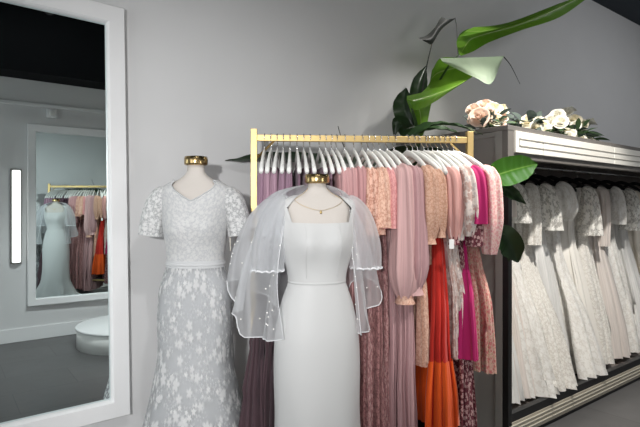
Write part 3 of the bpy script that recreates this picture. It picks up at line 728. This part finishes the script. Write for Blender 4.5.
# ------------------------------------------------------------------ plant behind the rack
PB = Vector((2.36, -.36, 0))
t = thing('potted_plant', 'tall broad-leaved green plant rising behind the clothes rack and wardrobe', 'plant', PB)
bm = lathe(bmesh.new(), [(.13, 0), (.17, .30), (.185, .33), (.185, .36), (.165, .36), (.16, .33)], 40); link('pot', bm, M['pot'], t)
link('soil', lathe(bmesh.new(), [(.001, .33), (.08, .338), (.16, .33)][::-1], 30, cap=False), M['soil'], t)
def loft_leaf(curves, mat, name='leaf', k=7, sub=5, uvflip=False, parent=t):
    """curves: lists of points, same length; blade lofted across them"""
    cs = [spline(c, k) for c in curves]; n = len(cs[0])
    rows = []
    for i in range(n): rows.append(spline([c[i] for c in cs], sub))
    rows = [[q-PB for q in r] for r in rows]
    m = len(rows[0]); mid = (m-1)/2
    uvf = lambda i, j: (sum(0 for _ in ())+i*.012, (j-mid)*.01)
    return link(name, grid(bmesh.new(), rows, uv=uvf), mat, parent)
def blade(mid, width, mat, nrm=None, cup=.25, tipw=None, droop=0., shape=None):
    """a leaf along a midrib: width in metres, cupped about it"""
    ms = spline(mid, 8); n = len(ms); rows = []
    side0 = None
    for i, p in enumerate(ms):
        u = i/(n-1); tg = (ms[min(i+1, n-1)]-ms[max(0, i-1)]).normalized()
        nr = Vector(nrm) if nrm else (CAM-p).normalized()
        sd = tg.cross(nr).normalized(); nn_ = sd.cross(tg).normalized()
        w = width*interp(shape or [(0, .05), (.12, .55), (.35, 1), (.6, .9), (.85, .42), (1, .02)], u)[0]
        row = []
        for j in range(-5, 6):
            q = j/5; row.append(p+sd*(w*.5*q)+nn_*(w*cup*abs(q)**1.3)+nn_*(.004*math.sin(u*40)*abs(q))-PB)
        rows.append(row)
    return link('leaf', grid(bmesh.new(), rows, uv=lambda i, j: (i*.012, (j-5)*.01)), mat, t)
def stalk(pts, r0, r1, mat='stem', parent=None):
    ps = [q-PB for q in spline(pts, 6)]; n = len(ps)
    return link('stalk', tube(bmesh.new(), ps, [r0+(r1-r0)*i/(n-1) for i in range(n)], 8), M[mat], t)
ya = -.42
def Q(px, py, y=ya): return N(px, py, y)
base = PB+Vector((0, 0, .34))
# large folded leaf in the middle
loft_leaf([[Q(414, 99, -.42), Q(432, 91, -.44), Q(455, 82, -.46), Q(480, 72, -.46), Q(504, 57, -.44)],
           [Q(428, 86, -.36), Q(436, 74, -.34), Q(455, 68, -.36), Q(478, 64, -.40), Q(504, 57, -.44)],
           [Q(432, 70, -.42), Q(441, 58, -.44), Q(460, 58, -.46), Q(480, 58, -.46), Q(504, 56, -.44)]], M['leaf'])
loft_leaf([[Q(440, 58, -.44), Q(455, 58, -.46), Q(470, 57.5, -.46), Q(486, 57, -.46), Q(504, 56, -.44)],
           [Q(442, 61, -.47), Q(459, 65, -.51), Q(474, 70, -.53), Q(490, 70, -.52), Q(503, 58, -.46)],
           [Q(444, 63, -.46), Q(461, 71, -.51), Q(476, 78, -.54), Q(491, 83.5, -.54), Q(501, 63, -.46)]], M['leaf_pale'])
loft_leaf([[Q(407, 96, -.44), Q(420, 93, -.45), Q(437, 88, -.46), Q(460, 80, -.47), Q(476, 74, -.46)],
           [Q(407, 99, -.50), Q(416, 100, -.54), Q(436, 94, -.54), Q(458, 85, -.52), Q(475, 75, -.48)],
           [Q(409, 102, -.50), Q(415, 110, -.53), Q(431, 104, -.53), Q(451, 91, -.51), Q(474, 76, -.48)]], M['leaf'])
loft_leaf([[Q(407, 97, -.44), Q(407, 101, -.44), Q(410, 109, -.42), Q(414, 122, -.40), Q(416, 136, -.40)],
           [Q(410, 99, -.48), Q(416, 104, -.5), Q(420, 112, -.48), Q(421, 124, -.44), Q(419, 137, -.42)],
           [Q(432, 96, -.44), Q(432, 101, -.45), Q(430, 110, -.44), Q(427, 124, -.42), Q(422, 138, -.40)]], M['leaf'])
stalk([Q(504, 57, -.44), Q(511, 66, -.45), Q(520, 84, -.46)], .004, .0015, 'stem_dark')
stalk([base, Q(412, 200, -.38), Q(417, 135, -.40), Q(412, 108, -.44)], .016, .010)
# long upper leaf
loft_leaf([[Q(459, 55, -.40), Q(457, 40, -.38), Q(468, 29, -.38), Q(505, 24, -.42), Q(545, 9, -.46), Q(592, -9, -.5)],
           [Q(460, 55, -.40), Q(470, 40, -.32), Q(486, 34, -.34), Q(514, 26, -.38), Q(550, 12, -.44), Q(592, -8, -.5)],
           [Q(461, 56, -.40), Q(474, 51, -.38), Q(490, 42, -.40), Q(522, 30, -.42), Q(560, 17, -.46), Q(593, -6, -.5)]], M['leaf'])
loft_leaf([[Q(474, 27, -.38), Q(490, 26, -.40), Q(510, 22, -.42), Q(535, 13, -.44), Q(560, 3, -.46)],
           [Q(466, 31, -.42), Q(484, 31, -.44), Q(508, 25, -.45), Q(535, 15, -.46), Q(560, 4, -.47)],
           [Q(459, 37, -.42), Q(478, 33, -.45), Q(505, 27, -.46), Q(534, 17, -.47), Q(560, 6, -.47)]], M['leaf'])
stalk([base+Vector((.02, .02, 0)), Q(415, 200, -.36), Q(420, 128, -.37), Q(433, 94, -.38), Q(446, 70, -.38), Q(459, 54, -.40)], .014, .006)
# withered leaf
loft_leaf([[Q(418, 38, -.30), Q(427, 35, -.30), Q(435, 27, -.30), Q(441, 17, -.28)],
           [Q(422, 40, -.34), Q(431, 39, -.35), Q(439, 27, -.34), Q(449, 19, -.32)],
           [Q(430, 44.5, -.30), Q(433, 43, -.32), Q(442, 29, -.32), Q(456, 18, -.30)]], M['leaf_dry'])
stalk([base+Vector((-.03, .03, 0)), Q(415, 190, -.3), Q(420, 110, -.30), Q(426, 70, -.30), Q(432, 43, -.30)], .010, .003, 'stem_dark')
stalk([Q(455, 18, -.30), Q(457, 30, -.33), Q(458, 54, -.40)], .003, .003, 'stem_dark')
# dark lower leaves
blade([Q(418, 140, -.3), Q(410, 120, -.28), Q(404, 104, -.24), Q(406, 88, -.22)], .17, M['leaf_dark'])
blade([Q(420, 130, -.26), Q(418, 100, -.22), Q(420, 82, -.2), Q(426, 66, -.18)], .12, M['leaf_dark'])
blade([Q(420, 145, -.34), Q(408, 132, -.30), Q(398, 122, -.28), Q(394, 138, -.26)], .10, M['leaf_dark'])
blade([Q(405, 140, -.44), Q(428, 127, -.5), Q(455, 126, -.62), Q(483, 135, -.80)], .13, M['leaf_dark'], nrm=(0, -.35, 1), cup=.15)
blade([Q(398, 140, -.40), Q(420, 131, -.44), Q(445, 130, -.52), Q(466, 137, -.60)], .12, M['leaf_dark'], nrm=(0, -.5, 1), cup=.15)
blade([Q(398, 172, -.32), Q(360, 163, -.22), Q(300, 160, -.10), Q(262, 159, -.06), Q(225, 161, -.04)], .16, M['leaf_dark'], nrm=(-.1, -.55, 1), cup=.12)
blade([Q(420, 190, -.40), Q(414, 172, -.42), Q(404, 156, -.44), Q(388, 150, -.44)], .20, M['leaf_dark'])
blade([Q(430, 190, -.40), Q(436, 170, -.42), Q(432, 156, -.46), Q(424, 148, -.46)], .20, M['leaf_dark'])
stalk([base, Q(408, 250, -.34), Q(398, 172, -.32)], .012, .006)
# leaves coming out on the right, between rack and wardrobe
yr = -1.02
blade([Q(486, 181, yr), Q(500, 174, yr-.02), Q(520, 168, yr-.03), Q(537, 164, yr-.03)], .155, M['leaf_mid'], cup=.16, shape=[(0, .1), (.15, .7), (.4, 1), (.65, .9), (.88, .45), (1, .03)])
stalk([base+Vector((.04, -.02, 0)), Q(462, 250, -.62), Q(476, 196, -.90), Q(487, 181, yr)], .012, .005)
blade([Q(478, 222, -1.0), Q(492, 232, yr), Q(508, 241, yr-.03), Q(518, 262, yr-.04)], .135, M['leaf_dark'], cup=.3, shape=[(0, .1), (.2, .5), (.5, 1), (.75, .95), (.9, .5), (1, .05)])
blade([Q(484, 230, -1.0), Q(496, 236, yr), Q(507, 246, yr), Q(509, 262, yr)], .07, M['leaf_dark'], cup=.3)
blade([Q(485, 186, yr+.02), Q(500, 187, yr), Q(512, 193, yr-.02), Q(526, 204, yr-.02)], .07, M['leaf_dark'], cup=.5)
stalk([base+Vector((.05, -.03, 0)), Q(458, 290, -.60), Q(470, 235, -.88), Q(482, 224, -1.0)], .012, .005)
stalk([base+Vector((-.05, 0, 0)), Q(372, 220, -.26), Q(352, 165, -.24), Q(344, 147, -.24), Q(338, 126, -.24)], .006, .002, 'stem_dark')

# ------------------------------------------------------------------ bouquets on the wardrobe
def rose_bm(bm, c, r, ax, rnd):
    ax = Vector(ax).normalized(); rot = Vector((0, 0, 1)).rotation_difference(ax).to_matrix(); az = rnd.random()*6
    for lay, n in ((0, 3), (1, 4), (2, 5), (3, 6)):
        rr = r*(.30+.235*lay); h = r*(1.05-.17*lay); az += .5
        for i in range(n):
            a0 = az+2*PI*i/n; half = PI/n*1.35; rows = []
            for a in range(6):
                v = a/5; row = []
                for b in range(6):
                    w = b/5*2-1; th = a0+half*w*(1-.25*v*v)
                    rad = rr*(math.sin(min(1, v*1.25)*PI/2)**.7)*(1-.05*w*w)+lay*.085*r*max(0, v-.6)/.4
                    z = -.45*r+h*v*1.25*(1-.10*w*w*v)-(.12*r*lay*max(0, v-.75)/.25*.5)
                    row.append(Vector(c)+rot @ Vector((rad*math.cos(th), rad*math.sin(th), z*.9)))
                rows.append(row)
            grid(bm, rows)
    return bm
def small_leaf(bm, p, d, ln, wd, rnd):
    d = Vector(d).normalized(); sd = d.cross(Vector((rnd.uniform(-1, 1), rnd.uniform(-1, 1), 1))).normalized(); nn_ = sd.cross(d)
    rows = []
    for i in range(6):
        u = i/5; w = wd*math.sin(PI*min(1, u*.93+.05)); q = Vector(p)+d*(ln*u)-Vector((0, 0, .25*ln*u*u))
        rows.append([q-sd*w*.5+nn_*w*.15, q, q+sd*w*.5+nn_*w*.15])
    grid(bm, rows)
def bouquet(label, px, flowers, leaves, dirs, seed, y=-.72, stem_dir=(.8, -.2, .05), extra=None):
    rnd = random.Random(seed); o0 = N(px, 130, y); o0.z = CTOP
    b = thing('bouquet', label, 'flowers', o0)
    for (fx, fy, fr, mt, dy) in flowers:
        c = N(fx, fy, y+dy)-o0; c.z = max(c.z, fr*.75)
        link('flower', rose_bm(bmesh.new(), c, fr*.8, (c+(CAM-o0).normalized()*.30+Vector((rnd.uniform(-.06, .06), rnd.uniform(-.05, .02), .05+rnd.uniform(0, .06)))), rnd), M[mt], b)
        bm = bmesh.new(); tube(bm, spline([c-Vector((0, 0, fr*.3)), c*.5+Vector((0, 0, .01)), Vector((0, 0, .02))], 4), .0035, 6); link('flower_stem', bm, M['stem'], b)
    for mt, n, sx_, z0, z1, r0 in (extra or []):
        for i in range(n):
            c = Vector((rnd.uniform(-sx_, sx_), rnd.uniform(-.08, .06), 0)); c.z = z0+(z1-z0)*rnd.random()*(1-.6*abs(c.x)/sx_)
            fr = r0*rnd.uniform(.75, 1.2)
            link('flower', rose_bm(bmesh.new(), c, fr, c+(CAM-o0).normalized()*.26+Vector((rnd.uniform(-.08, .08), 0, rnd.uniform(0, .08))), rnd), M[mt], b)
    for mt, n, ln, wd, sx_, cx_ in leaves:
        bm = bmesh.new()
        for i in range(n):
            p = Vector((cx_+rnd.uniform(-sx_, sx_), rnd.uniform(-.07, .07), rnd.uniform(.012, .11)))
            d = Vector((p.x-cx_+rnd.uniform(-.08, .08), p.y+rnd.uniform(-.08, .06), rnd.uniform(-.005, .08)))
            small_leaf(bm, p, d, ln*rnd.uniform(.7, 1.2), wd*rnd.uniform(.7, 1.2), rnd)
        for v in bm.verts: v.co.z = max(v.co.z, .004)
        link('foliage', bm, M[mt], b)
    bm = bmesh.new(); sd = Vector(stem_dir)
    for i in range(6):
        p = Vector((rnd.uniform(-.02, .02), rnd.uniform(-.02, .02), .02+rnd.uniform(0, .015)))
        tube(bm, [p, p+sd*.08, p+sd*.17+Vector((0, 0, -.008))], .004, 6)
    link('stems', bm, M['stem'], b)
    bm = bmesh.new(); tube(bm, [sd*.07+Vector((0, 0, .026)), sd*.11+Vector((0, 0, .026))], .022, 14); link('ribbon_wrap', bm, M['ribbon'], b)
    return b
bouquet('blush and cream rose bouquet lying on the near corner of the wardrobe top', 487,
        [(479, 117, .068, 'rose_blush', -.04), (493, 109, .066, 'rose_cream', 0), (485, 105, .06, 'rose_blush', .06), (502, 109, .055, 'rose_cream', .02), (497, 120, .045, 'rose_cream', -.06), (473, 109, .05, 'rose_blush', .08), (488, 115, .055, 'rose_blush', -.02), (503, 117, .04, 'rose_blush', .0)],
        [('eucalyptus', 34, .10, .026, .12, -.05), ('foliage', 24, .09, .024, .10, .03)], None, 1, y=-.66, extra=[('rose_blush', 7, .13, .04, .12, .032), ('rose_cream', 5, .12, .04, .13, .028)])
bouquet('small cream bouquet with grey leaves, middle of three on the wardrobe top', 533,
        [(528, 121, .052, 'rose_cream', 0), (537, 120, .056, 'rose_white', .03), (546, 127, .042, 'rose_cream', -.05), (537, 126, .045, 'rose_white', -.06), (543, 121, .042, 'rose_cream', .02)],
        [('eucalyptus', 14, .11, .085, .05, -.12), ('foliage', 20, .08, .024, .09, .0)], None, 2, y=-.74, stem_dir=(-.8, .1, .05), extra=[('rose_cream', 7, .10, .03, .09, .032), ('rose_white', 5, .12, .03, .08, .03)])
bouquet('white and green bouquet, farthest of three on the wardrobe top', 572,
        [(557, 116, .062, 'rose_white', 0), (566, 112, .058, 'rose_white', .05), (575, 119, .055, 'rose_cream', -.02), (582, 124, .05, 'rose_cream', -.05), (591, 122, .052, 'rose_white', .0), (550, 121, .055, 'rose_white', .03), (571, 110, .045, 'rose_white', .06), (561, 122, .055, 'rose_white', -.04)],
        [('foliage', 110, .13, .036, .20, 0), ('eucalyptus', 40, .11, .036, .20, 0)], None, 4, y=-.68, stem_dir=(.9, -.3, .03), extra=[('rose_white', 18, .21, .03, .17, .030), ('rose_cream', 10, .20, .03, .15, .030)])

# ------------------------------------------------------------------ lights
def area(name, loc, to, sx_, sy_, power, col=(1, 1, 1)):
    d = bpy.data.lights.new(name, 'AREA'); d.shape = 'RECTANGLE'; d.size = sx_; d.size_y = sy_; d.energy = power; d.color = col
    o = bpy.data.objects.new(name, d); C.objects.link(o); o.location = loc
    o.rotation_euler = (Vector(to)-Vector(loc)).to_track_quat('-Z', 'Y').to_euler(); return o
def spot(name, loc, to, ang, power, blend=.5, r=.05, col=(1, 1, 1)):
    d = bpy.data.lights.new(name, 'SPOT'); d.spot_size = math.radians(ang); d.spot_blend = blend; d.energy = power; d.shadow_soft_size = r; d.color = col
    o = bpy.data.objects.new(name, d); C.objects.link(o); o.location = loc
    o.rotation_euler = (Vector(to)-Vector(loc)).to_track_quat('-Z', 'Y').to_euler(); return o
area('shop_window_light', (X0+.1, -1.9, 1.4), (2, -1.2, 1.2), 2.4, 2.2, 48, (.95, .98, 1))
area('added_fill_light', (2.08, -W+.10, 1.30), (1.3, -.3, 1.0), .10, .95, 8, (1, .99, .97))  # unseen fill added to brighten the low skirts; no lamp is built here
area('ceiling_light', (.3, -2.3, CE-.05), (.6, -1.2, 0), 1.6, .5, 12, (1, .99, .97))
area('ceiling_light', (5.8, -2.2, CE-.05), (5.8, -1.0, 0), 2.6, .5, 34, (.95, .97, 1))
spot('display_spot', (-1.0, -3.3, 1.65), (1.08, 0, 1.20), 48, 315, .9, .07)
spot('gown_spot', (.70, -2.3, 3.5), (1.08, -.6, 1.0), 42, 85, 1.0, .05)
spot('rack_spot', (2.0, -2.4, 3.5), (2.06, -.85, 1.30), 35, 195, .8, .05, (1, .97, .93))
spot('platform_spot', (1.35, -1.0, 3.2), (1.20, -2.70, .1), 62, 330, 1.0, .05)
spot('wardrobe_spot', (2.6, -1.75, 3.4), (3.3, -.85, .55), 66, 440, .4, .04, (1, .96, .90))
spot('leaf_spot', (2.95, -.85, 3.6), (2.80, -.62, 2.0), 60, 70, .5, .03, (1, .97, .92))
w = bpy.data.worlds.new('world'); bpy.context.scene.world = w; w.use_nodes = True
w.node_tree.nodes['Background'].inputs[0].default_value = (.5, .5, .5, 1); w.node_tree.nodes['Background'].inputs[1].default_value = .2
vs = bpy.context.scene.view_settings
vs.view_transform = 'Standard'; vs.look = 'None'; vs.gamma = 1; vs.use_curve_mapping = False; vs.exposure = 0.0
